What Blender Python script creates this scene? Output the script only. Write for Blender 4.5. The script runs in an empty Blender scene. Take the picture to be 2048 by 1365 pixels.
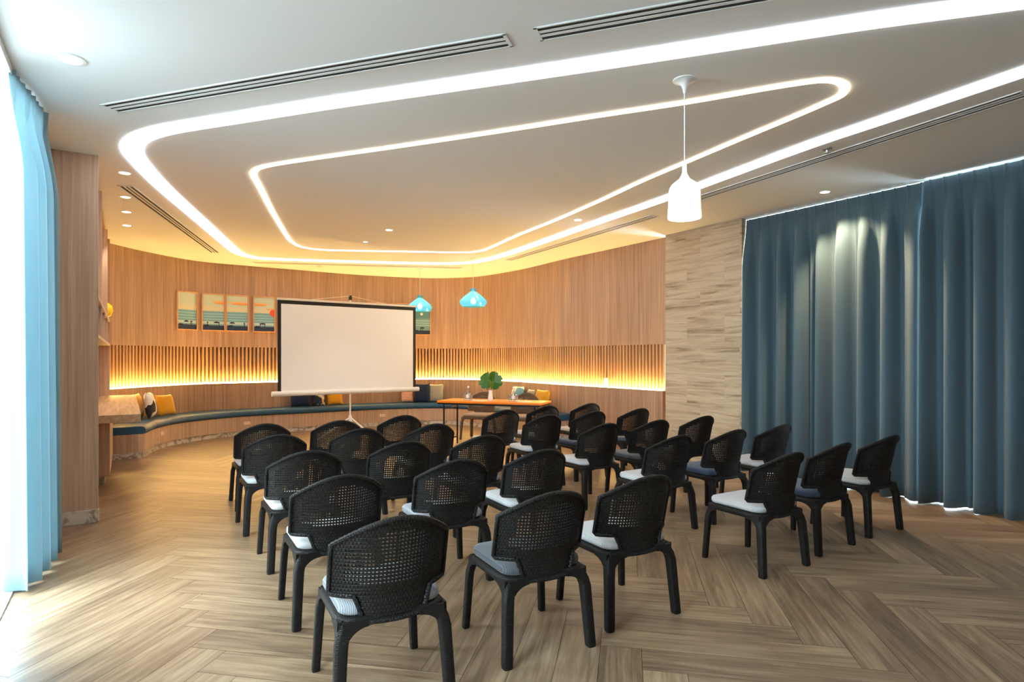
import bpy, bmesh, math, random
from mathutils import Vector, Matrix
random.seed(7)
SC = bpy.context.scene; COL = SC.collection
F, CX, HY, H, K = 1200.0, 1024.0, 715.0, 1.44, 1.765
HC = H + K                                   # ceiling height
PI = math.pi
def ce(x, y):                                # photo point on the ceiling -> plan position
    z = K*F/(HY-y); return Vector(((x-CX)*z/F, z))
def fl(x, y):
    z = H*F/(y-HY); return Vector(((x-CX)*z/F, z))
# ------------------------------------------------------------------ materials
def newmat(name):
    m = bpy.data.materials.new(name); m.use_nodes = True
    nt = m.node_tree; nt.nodes.clear()
    out = nt.nodes.new('ShaderNodeOutputMaterial')
    return m, nt, out
def N(nt, typ, **kw):
    n = nt.nodes.new(typ)
    for k, v in kw.items():
        if k in n.inputs: n.inputs[k].default_value = v
        else: setattr(n, k, v)
    return n
def lin(c):
    return tuple(((v/255)/12.92 if v/255 <= .04045 else ((v/255+.055)/1.055)**2.4) for v in c)+(1,)
def pbr(name, rgb, rough=.5, metal=0, bump=0, bscale=200, var=0, vscale=5, spec=.5, emis=None, es=0, sheen=0):
    m, nt, out = newmat(name)
    p = N(nt, 'ShaderNodeBsdfPrincipled'); p.inputs['Roughness'].default_value = rough
    p.inputs['Metallic'].default_value = metal; p.inputs['Base Color'].default_value = lin(rgb)
    p.inputs['Specular IOR Level'].default_value = spec
    p.inputs['Sheen Weight'].default_value = sheen
    tc = N(nt, 'ShaderNodeTexCoord')
    if var:
        no = N(nt, 'ShaderNodeTexNoise', Scale=vscale, Detail=3.0)
        mx = N(nt, 'ShaderNodeMix', data_type='RGBA')
        mx.inputs[6].default_value = tuple(v*(1-var) for v in lin(rgb)[:3])+(1,)
        mx.inputs[7].default_value = tuple(min(1, v*(1+var)) for v in lin(rgb)[:3])+(1,)
        nt.links.new(tc.outputs['Object'], no.inputs['Vector']); nt.links.new(no.outputs[0], mx.inputs[0])
        nt.links.new(mx.outputs[2], p.inputs['Base Color'])
    if bump:
        no = N(nt, 'ShaderNodeTexNoise', Scale=bscale, Detail=2.0)
        b = N(nt, 'ShaderNodeBump', Strength=bump, Distance=.002)
        nt.links.new(tc.outputs['Object'], no.inputs['Vector']); nt.links.new(no.outputs[0], b.inputs['Height'])
        nt.links.new(b.outputs[0], p.inputs['Normal'])
    if emis:
        p.inputs['Emission Color'].default_value = lin(emis); p.inputs['Emission Strength'].default_value = es
    nt.links.new(p.outputs[0], out.inputs[0])
    return m
def emit(name, rgb, s):
    m, nt, out = newmat(name)
    e = N(nt, 'ShaderNodeEmission', Color=lin(rgb), Strength=s); nt.links.new(e.outputs[0], out.inputs[0]); return m
def wood(name, c1, c2, scale=(38, 38, .9), rough=.5, uv=False, big=.35):
    m, nt, out = newmat(name)
    p = N(nt, 'ShaderNodeBsdfPrincipled', Roughness=rough)
    tc = N(nt, 'ShaderNodeTexCoord'); mp = N(nt, 'ShaderNodeMapping'); mp.inputs['Scale'].default_value = scale
    nt.links.new(tc.outputs['UV' if uv else 'Object'], mp.inputs[0])
    n1 = N(nt, 'ShaderNodeTexNoise', Scale=1.0, Detail=5.0, Roughness=.6, Distortion=.3)
    nt.links.new(mp.outputs[0], n1.inputs['Vector'])
    mp2 = N(nt, 'ShaderNodeMapping'); mp2.inputs['Scale'].default_value = tuple(v*.12 for v in scale)
    nt.links.new(tc.outputs['UV' if uv else 'Object'], mp2.inputs[0])
    n2 = N(nt, 'ShaderNodeTexNoise', Scale=1.0, Detail=2.0); nt.links.new(mp2.outputs[0], n2.inputs['Vector'])
    mad = N(nt, 'ShaderNodeMath', operation='MULTIPLY_ADD'); mad.inputs[1].default_value = big
    nt.links.new(n2.outputs[0], mad.inputs[0]); nt.links.new(n1.outputs[0], mad.inputs[2])
    cr = N(nt, 'ShaderNodeValToRGB'); cr.color_ramp.elements[0].position = .35+big*.4; cr.color_ramp.elements[1].position = .68+big*.6
    cr.color_ramp.elements[0].color = lin(c1); cr.color_ramp.elements[1].color = lin(c2)
    nt.links.new(mad.outputs[0], cr.inputs[0]); nt.links.new(cr.outputs[0], p.inputs['Base Color'])
    b = N(nt, 'ShaderNodeBump', Strength=.15, Distance=.003); nt.links.new(n1.outputs[0], b.inputs['Height']); nt.links.new(b.outputs[0], p.inputs['Normal'])
    nt.links.new(p.outputs[0], out.inputs[0]); return m
def weave(name, rgb, bw=.016, bh=.007, rough=.5):
    m, nt, out = newmat(name)
    p = N(nt, 'ShaderNodeBsdfPrincipled', Roughness=rough); p.inputs['Specular IOR Level'].default_value = .28
    tc = N(nt, 'ShaderNodeTexCoord')
    br = N(nt, 'ShaderNodeTexBrick', Scale=1.0, offset=.5); br.inputs['Brick Width'].default_value = bw; br.inputs['Row Height'].default_value = bh
    br.inputs['Mortar Size'].default_value = bh*.18; br.inputs['Mortar Smooth'].default_value = 1.0
    nt.links.new(tc.outputs['UV'], br.inputs['Vector'])
    c = lin(rgb)
    br.inputs['Color1'].default_value = c; br.inputs['Color2'].default_value = tuple(v*1.5 for v in c[:3])+(1,)
    br.inputs['Mortar'].default_value = tuple(v*.3 for v in c[:3])+(1,)
    nt.links.new(br.outputs['Color'], p.inputs['Base Color'])
    b = N(nt, 'ShaderNodeBump', Strength=.9, Distance=.003, invert=True); nt.links.new(br.outputs['Fac'], b.inputs['Height']); nt.links.new(b.outputs[0], p.inputs['Normal'])
    nt.links.new(p.outputs[0], out.inputs[0]); return m
def stripes(name, c1, c2, scale=90, rough=.9, axis='Y', thr=.5):
    m, nt, out = newmat(name); p = N(nt, 'ShaderNodeBsdfPrincipled', Roughness=rough); p.inputs['Sheen Weight'].default_value = .2
    tc = N(nt, 'ShaderNodeTexCoord'); w = N(nt, 'ShaderNodeTexWave', Scale=scale, Distortion=1.5, bands_direction=axis); w.inputs['Detail Scale'].default_value = 2
    nt.links.new(tc.outputs['Object'], w.inputs['Vector'])
    cr = N(nt, 'ShaderNodeValToRGB'); cr.color_ramp.elements[0].color = lin(c1); cr.color_ramp.elements[1].color = lin(c2)
    cr.color_ramp.elements[0].position = max(0, thr-.4); cr.color_ramp.elements[1].position = min(1, thr+.4)
    nt.links.new(w.outputs[0], cr.inputs[0]); nt.links.new(cr.outputs[0], p.inputs['Base Color'])
    b = N(nt, 'ShaderNodeBump', Strength=.4, Distance=.002); nt.links.new(w.outputs[0], b.inputs['Height']); nt.links.new(b.outputs[0], p.inputs['Normal'])
    nt.links.new(p.outputs[0], out.inputs[0]); return m
def spots(name, cols, scale=12, rough=.9, kind='ShaderNodeTexVoronoi'):
    m, nt, out = newmat(name); p = N(nt, 'ShaderNodeBsdfPrincipled', Roughness=rough)
    tc = N(nt, 'ShaderNodeTexCoord'); v = N(nt, kind, Scale=scale)
    nt.links.new(tc.outputs['Object'], v.inputs['Vector'])
    cr = N(nt, 'ShaderNodeValToRGB'); cr.color_ramp.interpolation = 'CONSTANT'
    es = cr.color_ramp.elements
    while len(es) < len(cols): es.new(.5)
    for i, c in enumerate(cols): es[i].position = i/len(cols) if kind != 'ShaderNodeTexNoise' else .3+.4*i/len(cols); es[i].color = lin(c)
    if kind == 'ShaderNodeTexVoronoi':
        sp = N(nt, 'ShaderNodeSeparateColor'); nt.links.new(v.outputs['Color'], sp.inputs[0]); nt.links.new(sp.outputs[0], cr.inputs[0])
    else: nt.links.new(v.outputs[0], cr.inputs[0])
    nt.links.new(cr.outputs[0], p.inputs['Base Color']); nt.links.new(p.outputs[0], out.inputs[0]); return m
def stone(name):
    m, nt, out = newmat(name); p = N(nt, 'ShaderNodeBsdfPrincipled', Roughness=.75)
    tc = N(nt, 'ShaderNodeTexCoord')
    br = N(nt, 'ShaderNodeTexBrick', Scale=1.0, offset=.37); br.inputs['Brick Width'].default_value = .62; br.inputs['Row Height'].default_value = .4
    br.inputs['Mortar Size'].default_value = .0015; br.inputs['Mortar Smooth'].default_value = .3
    br.inputs['Color1'].default_value = (0, 0, 0, 1); br.inputs['Color2'].default_value = (1, 1, 1, 1); br.inputs['Mortar'].default_value = (.5, .5, .5, 1)
    nt.links.new(tc.outputs['UV'], br.inputs['Vector'])
    mp = N(nt, 'ShaderNodeMapping'); mp.inputs['Scale'].default_value = (1.1, 16, 1)
    nt.links.new(tc.outputs['UV'], mp.inputs[0])
    off = N(nt, 'ShaderNodeVectorMath', operation='SCALE'); off.inputs['Scale'].default_value = 7.0
    nt.links.new(br.outputs['Color'], off.inputs[0])
    ad = N(nt, 'ShaderNodeVectorMath', operation='ADD'); nt.links.new(mp.outputs[0], ad.inputs[0]); nt.links.new(off.outputs[0], ad.inputs[1])
    n1 = N(nt, 'ShaderNodeTexNoise', Scale=1.0, Detail=7.0, Roughness=.66, Distortion=.6); nt.links.new(ad.outputs[0], n1.inputs['Vector'])
    cr = N(nt, 'ShaderNodeValToRGB'); e = cr.color_ramp.elements
    e[0].position = .33; e[0].color = lin((138, 114, 92)); e[1].position = .58; e[1].color = lin((204, 184, 156))
    k = e.new(.43); k.color = lin((182, 160, 132))
    nt.links.new(n1.outputs[0], cr.inputs[0]); nt.links.new(cr.outputs[0], p.inputs['Base Color'])
    b = N(nt, 'ShaderNodeBump', Strength=.9, Distance=.02); nt.links.new(n1.outputs[0], b.inputs['Height']); nt.links.new(b.outputs[0], p.inputs['Normal'])
    nt.links.new(p.outputs[0], out.inputs[0]); return m
def marble(name):
    m, nt, out = newmat(name); p = N(nt, 'ShaderNodeBsdfPrincipled', Roughness=.3)
    tc = N(nt, 'ShaderNodeTexCoord'); n1 = N(nt, 'ShaderNodeTexNoise', Scale=5.0, Detail=6.0, Distortion=2.2); nt.links.new(tc.outputs['Object'], n1.inputs['Vector'])
    cr = N(nt, 'ShaderNodeValToRGB'); e = cr.color_ramp.elements; e[0].position = .4; e[0].color = lin((150, 142, 130)); e[1].position = .52; e[1].color = lin((214, 206, 192))
    nt.links.new(n1.outputs[0], cr.inputs[0]); nt.links.new(cr.outputs[0], p.inputs['Base Color']); nt.links.new(p.outputs[0], out.inputs[0]); return m
def floormat():
    m, nt, out = newmat('herringbone_wood_tile'); p = N(nt, 'ShaderNodeBsdfPrincipled', Roughness=.36)
    uv = N(nt, 'ShaderNodeUVMap'); at = N(nt, 'ShaderNodeVertexColor', layer_name='tone'); sp = N(nt, 'ShaderNodeSeparateColor'); nt.links.new(at.outputs[0], sp.inputs[0])
    mp = N(nt, 'ShaderNodeMapping'); mp.inputs['Scale'].default_value = (1.7, 30, 1); nt.links.new(uv.outputs[0], mp.inputs[0])
    n1 = N(nt, 'ShaderNodeTexNoise', Scale=1.0, Detail=6.0, Roughness=.62, Distortion=.9); nt.links.new(mp.outputs[0], n1.inputs['Vector'])
    mp2 = N(nt, 'ShaderNodeMapping'); mp2.inputs['Scale'].default_value = (.8, 4.5, 1); nt.links.new(uv.outputs[0], mp2.inputs[0])
    n2 = N(nt, 'ShaderNodeTexNoise', Scale=1.3, Detail=3.0, Distortion=1.6); nt.links.new(mp2.outputs[0], n2.inputs['Vector'])
    a1 = N(nt, 'ShaderNodeMath', operation='MULTIPLY_ADD'); a1.inputs[1].default_value = .2; nt.links.new(sp.outputs[0], a1.inputs[0]); nt.links.new(n1.outputs[0], a1.inputs[2])
    a2 = N(nt, 'ShaderNodeMath', operation='MULTIPLY_ADD'); a2.inputs[1].default_value = .55; nt.links.new(n2.outputs[0], a2.inputs[0]); nt.links.new(a1.outputs[0], a2.inputs[2])
    cr = N(nt, 'ShaderNodeValToRGB'); e = cr.color_ramp.elements
    e[0].position = .68; e[0].color = lin((98, 79, 62)); e[1].position = 1.0; e[1].color = lin((166, 142, 114))
    # ramp positions end at 1, so rescale the sum
    mul = N(nt, 'ShaderNodeMath', operation='MULTIPLY'); mul.inputs[1].default_value = .72; nt.links.new(a2.outputs[0], mul.inputs[0])
    e[0].position = .44; e[1].position = .82; k = e.new(.62); k.color = lin((134, 110, 86))
    nt.links.new(mul.outputs[0], cr.inputs[0])
    nt.links.new(cr.outputs[0], p.inputs['Base Color'])
    rr = N(nt, 'ShaderNodeMapRange'); rr.inputs['To Min'].default_value = .26; rr.inputs['To Max'].default_value = .42; nt.links.new(n1.outputs[0], rr.inputs[0]); nt.links.new(rr.outputs[0], p.inputs['Roughness'])
    b = N(nt, 'ShaderNodeBump', Strength=.12, Distance=.004); nt.links.new(n1.outputs[0], b.inputs['Height']); nt.links.new(b.outputs[0], p.inputs['Normal'])
    nt.links.new(p.outputs[0], out.inputs[0]); return m
def cloth(name, rgb, transl=.0, rough=.9, tcol=None):
    m, nt, out = newmat(name); p = N(nt, 'ShaderNodeBsdfPrincipled', Roughness=rough); p.inputs['Base Color'].default_value = lin(rgb); p.inputs['Sheen Weight'].default_value = .25
    tc = N(nt, 'ShaderNodeTexCoord'); no = N(nt, 'ShaderNodeTexNoise', Scale=350.0); b = N(nt, 'ShaderNodeBump', Strength=.15, Distance=.001)
    nt.links.new(tc.outputs['Object'], no.inputs['Vector']); nt.links.new(no.outputs[0], b.inputs['Height']); nt.links.new(b.outputs[0], p.inputs['Normal'])
    if transl:
        t = N(nt, 'ShaderNodeBsdfTranslucent', Color=lin(tcol or rgb)); mx = N(nt, 'ShaderNodeMixShader', Fac=transl)
        nt.links.new(p.outputs[0], mx.inputs[1]); nt.links.new(t.outputs[0], mx.inputs[2]); nt.links.new(mx.outputs[0], out.inputs[0])
    else: nt.links.new(p.outputs[0], out.inputs[0])
    return m
def glassmat(name, rgb, frac=.85, rough=.05, transl=0):
    m, nt, out = newmat(name); t = N(nt, 'ShaderNodeBsdfTransparent', Color=lin(rgb)); g = N(nt, 'ShaderNodeBsdfGlossy', Roughness=rough)
    mx = N(nt, 'ShaderNodeMixShader', Fac=1-frac); nt.links.new(t.outputs[0], mx.inputs[1]); nt.links.new(g.outputs[0], mx.inputs[2]); o = mx
    if transl:
        tr = N(nt, 'ShaderNodeBsdfTranslucent', Color=lin(rgb)); m2 = N(nt, 'ShaderNodeMixShader', Fac=transl)
        nt.links.new(mx.outputs[0], m2.inputs[1]); nt.links.new(tr.outputs[0], m2.inputs[2]); o = m2
    nt.links.new(o.outputs[0], out.inputs[0]); return m
M = dict(
 wall_wood=wood('oak_panel', (150, 117, 94), (194, 157, 128)),
 slat_wood=wood('oak_slat', (160, 120, 86), (200, 158, 118)),
 case_wood=wood('oak_cabinet', (176, 146, 122), (214, 184, 160), scale=(30, 30, .8)),
 desk_wood=wood('oak_desk', (160, 124, 92), (204, 168, 130), scale=(34, 1.3, 34), big=.15),
 ceiling=pbr('ceiling_paint', (238, 238, 238), .9, bump=.1, bscale=60),
 plain=pbr('plain_wall_paint', (200, 196, 190), .9, bump=.1, bscale=60),
 stone=stone('layered_travertine'), marble=marble('pale_marble'), floor=floormat(),
 strip=emit('light_strip', (240, 248, 255), 7.0), strip2=emit('warm_light_strip', (255, 230, 196), 6.5),
 led=emit('yellow_led', (255, 208, 118), 165.0),
 bulb=emit('bulb', (255, 240, 215), 50.0), down=emit('downlight_lens', (255, 226, 180), 40.0),
 wicker=weave('charcoal_wicker', (22, 18, 16)), wicker_back=weave('charcoal_wicker_back', (21, 17, 15), .0155, .0155),
 rim=weave('braided_rim', (26, 23, 22), .012, .012),
 wicker_brown=weave('brown_wicker', (104, 84, 70)), wb2=weave('brown_wicker_back', (104, 84, 70), .0155, .0155),
 c_light=stripes('light_grey_seat_fabric', (164, 163, 164), (188, 186, 186), 60, axis='X'),
 c_mid=stripes('mid_grey_seat_fabric', (112, 114, 120), (150, 152, 158), 42, axis='X'),
 c_dark=stripes('charcoal_seat_fabric', (58, 60, 66), (84, 86, 92), 42, axis='X'),
 c_navy=stripes('navy_seat_fabric', (34, 46, 66), (48, 62, 86), 42, axis='X'),
 c_taupe=stripes('taupe_seat_fabric', (140, 124, 106), (170, 154, 134), 42, axis='X'),
 rubber=pbr('black_plastic', (22, 22, 22), .5), leather=pbr('teal_leather', (34, 82, 116), .42, bump=.3, bscale=500, var=.12),
 curtain=cloth('slate_blue_curtain', (70, 92, 103), 0), curtain_l=cloth('pale_blue_curtain', (122, 154, 168), .3, tcol=(210, 238, 246)),
 white=pbr('white_enamel', (236, 236, 234), .35), cream=pbr('cream_plastic', (232, 226, 214), .4),
 white_lamp=pbr('white_lamp_shade', (240, 238, 234), .4, emis=(255, 244, 226), es=.55),
 screen=pbr('screen_fabric', (250, 250, 250), .85, bump=.05), black=pbr('black_border', (20, 19, 20), .6),
 metal=pbr('brushed_steel', (170, 170, 172), .35, 1), blackmetal=pbr('black_metal', (26, 26, 28), .4, .5),
 orange=pbr('orange_laminate', (246, 132, 4), .4, var=.05), slot=pbr('dark_vent_slot', (38, 38, 40), .8),
 glass=glassmat('window_glass', (240, 250, 252), .93), alu=pbr('aluminium_frame', (200, 204, 206), .4, .6),
 teal=glassmat('teal_glass', (158, 226, 250), .85, .05, .3), clear=glassmat('clear_glass', (236, 240, 240), .75, .02),
 leaf=pbr('leaf_green', (40, 104, 30), .3, var=.6, vscale=30), stem=pbr('stem_green', (90, 140, 60), .5),
 yellow=pbr('mustard_fabric', (222, 158, 18), .9, bump=.3, bscale=400, sheen=.3), navy=pbr('navy_fabric', (16, 38, 74), .95, bump=.3, bscale=400),
 floral=spots('floral_fabric', [(24, 40, 66), (230, 224, 210), (24, 40, 66), (214, 168, 96), (40, 60, 90)], 13),
 coral=stripes('coral_patterned_fabric', (196, 120, 96), (238, 204, 180), 10, axis='Z'),
 greyweave=stripes('grey_woven_fabric', (112, 116, 116), (190, 186, 172), 22, axis='DIAGONAL'),
 bw=spots('black_and_white_fabric', [(236, 228, 214), (236, 228, 214), (40, 40, 44), (200, 196, 190)], 5),
 tealwhite=spots('teal_and_white_fabric', [(232, 226, 214), (110, 160, 172), (236, 230, 220), (90, 120, 150)], 9),
 outlet=pbr('outlet_plastic', (236, 214, 196), .4), paper=pbr('white_paper', (238, 236, 230), .8), terrace=pbr('grey_terrace', (92, 94, 94), .9),
 frame=wood('light_oak_frame', (190, 138, 92), (226, 178, 128), scale=(40, 40, 3)),
 vase=pbr('white_ceramic', (240, 238, 236), .25), yellowgloss=pbr('yellow_ceramic', (240, 196, 10), .3),
)
# ------------------------------------------------------------------ mesh builder
class MB:
    def __init__(s): s.v = []; s.f = []; s.uv = []; s.mi = []
    def add(s, vs, fs, uvs=None, mi=0):
        o = len(s.v); s.v += [tuple(v) for v in vs]
        for k, f in enumerate(fs):
            s.f.append([i+o for i in f]); s.mi.append(mi)
            s.uv.append(uvs[k] if uvs else [(0, 0)]*len(f))
    def box(s, x0, x1, y0, y1, z0, z1, mi=0):
        vs = [(x, y, z) for z in (z0, z1) for y in (y0, y1) for x in (x0, x1)]
        s.add(vs, [(0, 2, 3, 1), (4, 5, 7, 6), (0, 1, 5, 4), (2, 6, 7, 3), (0, 4, 6, 2), (1, 3, 7, 5)],
              [[(x0, y0), (x0, y1), (x1, y1), (x1, y0)]]*2+[[(x0, z0), (x1, z0), (x1, z1), (x0, z1)], [(x0, z0), (x0, z1), (x1, z1), (x1, z0)], [(y0, z0), (y0, z1), (y1, z1), (y1, z0)], [(y0, z0), (y1, z0), (y1, z1), (y0, z1)]], mi)
    def obox(s, p, q, w, z0, z1, mi=0):       # plan segment p->q with width w
        p = Vector(p[:2]); q = Vector(q[:2]); d = (q-p).normalized(); n = Vector((-d.y, d.x))*w/2
        s.prism([p-n, q-n, q+n, p+n], z0, z1, mi)
    def prism(s, poly, z0, z1, mi=0):
        n = len(poly); vs = [(p[0], p[1], z0) for p in poly]+[(p[0], p[1], z1) for p in poly]
        fs = [tuple(range(n-1, -1, -1)), tuple(range(n, 2*n))]; uv = [[(poly[i][0], poly[i][1]) for i in range(n-1, -1, -1)], [(p[0], p[1]) for p in poly]]
        L = 0
        for i in range(n):
            j = (i+1) % n; d = math.dist(poly[i][:2], poly[j][:2])
            fs.append((i, j, n+j, n+i)); uv.append([(L, z0), (L+d, z0), (L+d, z1), (L, z1)]); L += d
        s.add(vs, fs, uv, mi)
    def loft(s, rings, caps=True, closed=True, loop=False, mi=0):
        m = len(rings[0]); vs = [v for r in rings for v in r]; fs = []; uv = []
        per = [0]
        for i in range(m): per.append(per[-1]+math.dist(rings[0][i], rings[0][(i+1) % m]))
        hh = [0]
        for a in range(len(rings)): hh.append(hh[-1]+math.dist(rings[a][0], rings[(a+1) % len(rings)][0]))
        R = len(rings) if loop else len(rings)-1
        for a in range(R):
            b = (a+1) % len(rings)
            for i in range(m if closed else m-1):
                j = (i+1) % m
                fs.append((a*m+i, a*m+j, b*m+j, b*m+i)); uv.append([(per[i], hh[a]), (per[i+1], hh[a]), (per[i+1], hh[a+1]), (per[i], hh[a+1])])
        if caps and not loop and closed:
            fs.append(tuple(range(m-1, -1, -1))); uv.append([(v[0], v[1]) for v in reversed(rings[0])])
            fs.append(tuple((len(rings)-1)*m+i for i in range(m))); uv.append([(v[0], v[1]) for v in rings[-1]])
        s.add(vs, fs, uv, mi)
    def tube(s, pts, r, n=8, loop=False, mi=0, flat=1.0):
        pts = [Vector(p) for p in pts]; rs = r if isinstance(r, (list, tuple)) else [r]*len(pts)
        rings = []; up = None
        for i, p in enumerate(pts):
            if loop: d = pts[(i+1) % len(pts)]-pts[i-1]
            else: d = pts[min(i+1, len(pts)-1)]-pts[max(i-1, 0)]
            d.normalize()
            if up is None:
                up = Vector((0, 0, 1)) if abs(d.z) < .9 else Vector((1, 0, 0))
            a = d.cross(up).normalized(); up = a.cross(d).normalized()
            rings.append([p+(a*math.cos(t)+up*math.sin(t)*flat)*rs[i] for t in [2*PI*k/n for k in range(n)]])
        s.loft(rings, loop=loop, mi=mi)
    def lathe(s, prof, n=24, cx=0, cy=0, mi=0, caps=True):
        s.loft([[(cx+r*math.cos(2*PI*k/n), cy+r*math.sin(2*PI*k/n), z) for k in range(n)] for r, z in prof], caps=caps, mi=mi)
    def build(s, name, mat, parent=None, smooth=False, bevel=0, loc=None, rotz=0, merge=False, angle=40, seg=2):
        me = bpy.data.meshes.new(name); me.from_pydata(s.v, [], s.f)
        for m in (mat if isinstance(mat, (list, tuple)) else [mat]): me.materials.append(m)
        ul = me.uv_layers.new(name='UVMap'); k = 0
        for u in s.uv:
            for c in u: ul.data[k].uv = c; k += 1
        for i, p in enumerate(me.polygons): p.material_index = s.mi[i]
        bm = bmesh.new(); bm.from_mesh(me)
        if merge: bmesh.ops.remove_doubles(bm, verts=bm.verts, dist=1e-5)
        bmesh.ops.recalc_face_normals(bm, faces=bm.faces); bm.to_mesh(me); bm.free()
        if smooth:
            for p in me.polygons: p.use_smooth = True
            try: me.set_sharp_from_angle(angle=math.radians(angle))
            except Exception: pass
        o = bpy.data.objects.new(name, me); COL.objects.link(o)
        if parent: o.parent = parent
        if loc: o.location = loc
        o.rotation_euler.z = rotz
        if bevel:
            b = o.modifiers.new('bevel', 'BEVEL'); b.width = bevel; b.segments = seg; b.limit_method = 'ANGLE'
        return o
def tag(o, label=None, cat=None, group=None, kind=None):
    if label: o['label'] = label
    if cat: o['category'] = cat
    if group: o['group'] = group
    if kind: o['kind'] = kind
    return o
def thing(name, label, cat, loc=(0, 0, 0), rotz=0, group=None):
    o = bpy.data.objects.new(name, None); COL.objects.link(o); o.location = loc; o.rotation_euler = (0, 0, rotz); o.empty_display_size = .1
    return tag(o, label, cat, group)
def struct(o): o['kind'] = 'structure'; return o
def rsq(hw, hd, r, n=5, cx=0, cy=0):          # rounded rectangle outline
    out = []
    for sx, sy, a0 in ((1, 1, 0), (-1, 1, 90), (-1, -1, 180), (1, -1, 270)):
        for k in range(n+1):
            a = math.radians(a0+90*k/n); out.append((cx+sx*(hw-r)+r*math.cos(a), cy+sy*(hd-r)+r*math.sin(a)))
    return out
def catmull(P, n=10, loop=False):
    P = [Vector(p) for p in P]; out = []; m = len(P)
    for i in range(m if loop else m-1):
        if loop: a, b, c, d = P[i-1], P[i], P[(i+1) % m], P[(i+2) % m]
        else:
            b, c = P[i], P[i+1]; a = P[i-1] if i else b*2-c; d = P[i+2] if i+2 < m else c*2-b
        for k in range(n):
            t = k/n; out.append(.5*((2*b)+(c-a)*t+(2*a-5*b+4*c-d)*t*t+(3*b-a-3*c+d)*t**3))
    if not loop: out.append(P[-1])
    return out
def resample(P, step):
    L = [0]
    for i in range(1, len(P)): L.append(L[-1]+(P[i]-P[i-1]).length)
    n = max(2, round(L[-1]/step)); out = []; j = 0
    for k in range(n+1):
        s = L[-1]*k/n
        while j < len(L)-2 and L[j+1] < s: j += 1
        t = (s-L[j])/max(1e-9, L[j+1]-L[j]); out.append(P[j].lerp(P[j+1], t))
    return out
def offset(P, d):                              # shift a plan path to its right side (into the room)
    out = []
    for i, p in enumerate(P):
        t = (P[min(i+1, len(P)-1)]-P[max(i-1, 0)]).normalized(); out.append(p+Vector((t.y, -t.x))*d)
    return out
# ------------------------------------------------------------------ plan of the room
TH = math.radians(32.75); AV = Vector((-math.sin(TH), math.cos(TH))); CV = Vector((math.cos(TH), math.sin(TH)))
P0 = Vector((-3.62, 5.25))                     # front corner of the bookcase end panel
L0 = P0-CV*.33; DL = -AV                       # left wall runs from here toward the camera side
R0 = Vector((2.22, 8.68)); DR = Vector((.5505, -.8348)); NR = Vector((.8348, .5505))
wallpx = [(224, 488), (290, 503.5), (390, 522), (490, 532), (590, 540), (700, 549), (780, 554), (850, 556.7), (900, 556.5), (960, 553), (1040, 540), (1130, 518.5), (1220, 499), (1331, 475)]
wp = [L0+AV*4.62, P0-CV*.16+AV*4.70]+[ce(*p) for p in wallpx]
WALL = resample(catmull(wp, 8), .07)
def wall_at(px):
    return min(range(12, len(WALL)), key=lambda i: abs(CX+F*WALL[i].x/WALL[i].y-px))
def wn(i):
    t = (WALL[min(i+1, len(WALL)-1)]-WALL[max(i-1, 0)]).normalized(); return Vector((t.y, -t.x)), t
# curved timber wall with its recessed slat band
mb = MB()
ZT, ZB = 1.632, .947
def strip(P, z0, z1, mb, u0=0):
    L = u0
    for i in range(len(P)-1):
        d = (P[i+1]-P[i]).length
        mb.add([(P[i].x, P[i].y, z0), (P[i+1].x, P[i+1].y, z0), (P[i+1].x, P[i+1].y, z1), (P[i].x, P[i].y, z1)], [(0, 1, 2, 3)], [[(L, z0), (L+d, z0), (L+d, z1), (L, z1)]]); L += d
def ribbon(P, Q, z, mb, z2=None):
    z2 = z if z2 is None else z2
    for i in range(len(P)-1):
        mb.add([(P[i].x, P[i].y, z), (P[i+1].x, P[i+1].y, z), (Q[i+1].x, Q[i+1].y, z2), (Q[i].x, Q[i].y, z2)], [(0, 1, 2, 3)], [[(P[i].x, P[i].y), (P[i+1].x, P[i+1].y), (Q[i+1].x, Q[i+1].y), (Q[i].x, Q[i].y)]])
LOW = offset(WALL, .06); REC = offset(WALL, -.1); OUT = offset(WALL, -.14)
strip(LOW, 0, ZB, mb); strip(WALL, ZT, HC, mb); strip(REC, ZB, ZT, mb); ribbon(LOW, REC, ZB, mb); ribbon(WALL, REC, ZT, mb); strip(OUT, 0, HC, mb); ribbon(LOW, OUT, 0, mb); ribbon(WALL, OUT, HC, mb)
wall_back = struct(mb.build('wall_back', M['wall_wood'], merge=True))
mb = MB()
for i in range(len(WALL)-1):
    n, t = wn(i); c = WALL[i].lerp(WALL[i+1], .5)-n*.003
    a = c-t*.017; b = c+t*.017; q = n*-.05
    mb.prism([a, b, b+q, a+q], ZB+.02, ZT)
mb.build('slat_panel', M['slat_wood'], wall_back)
mb = MB(); Lp = offset(WALL, .054); Lq = offset(WALL, .024)
strip(Lp, ZB+.004, ZB+.016, mb); ribbon(Lp, Lq, ZB+.016, mb); ribbon(Lp, Lq, ZB+.004, mb); strip(Lq, ZB+.004, ZB+.016, mb)
mb.build('light_strip', M['led'], wall_back, merge=True)['label'] = 'glowing yellow light strip at the foot of the slats'
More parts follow.
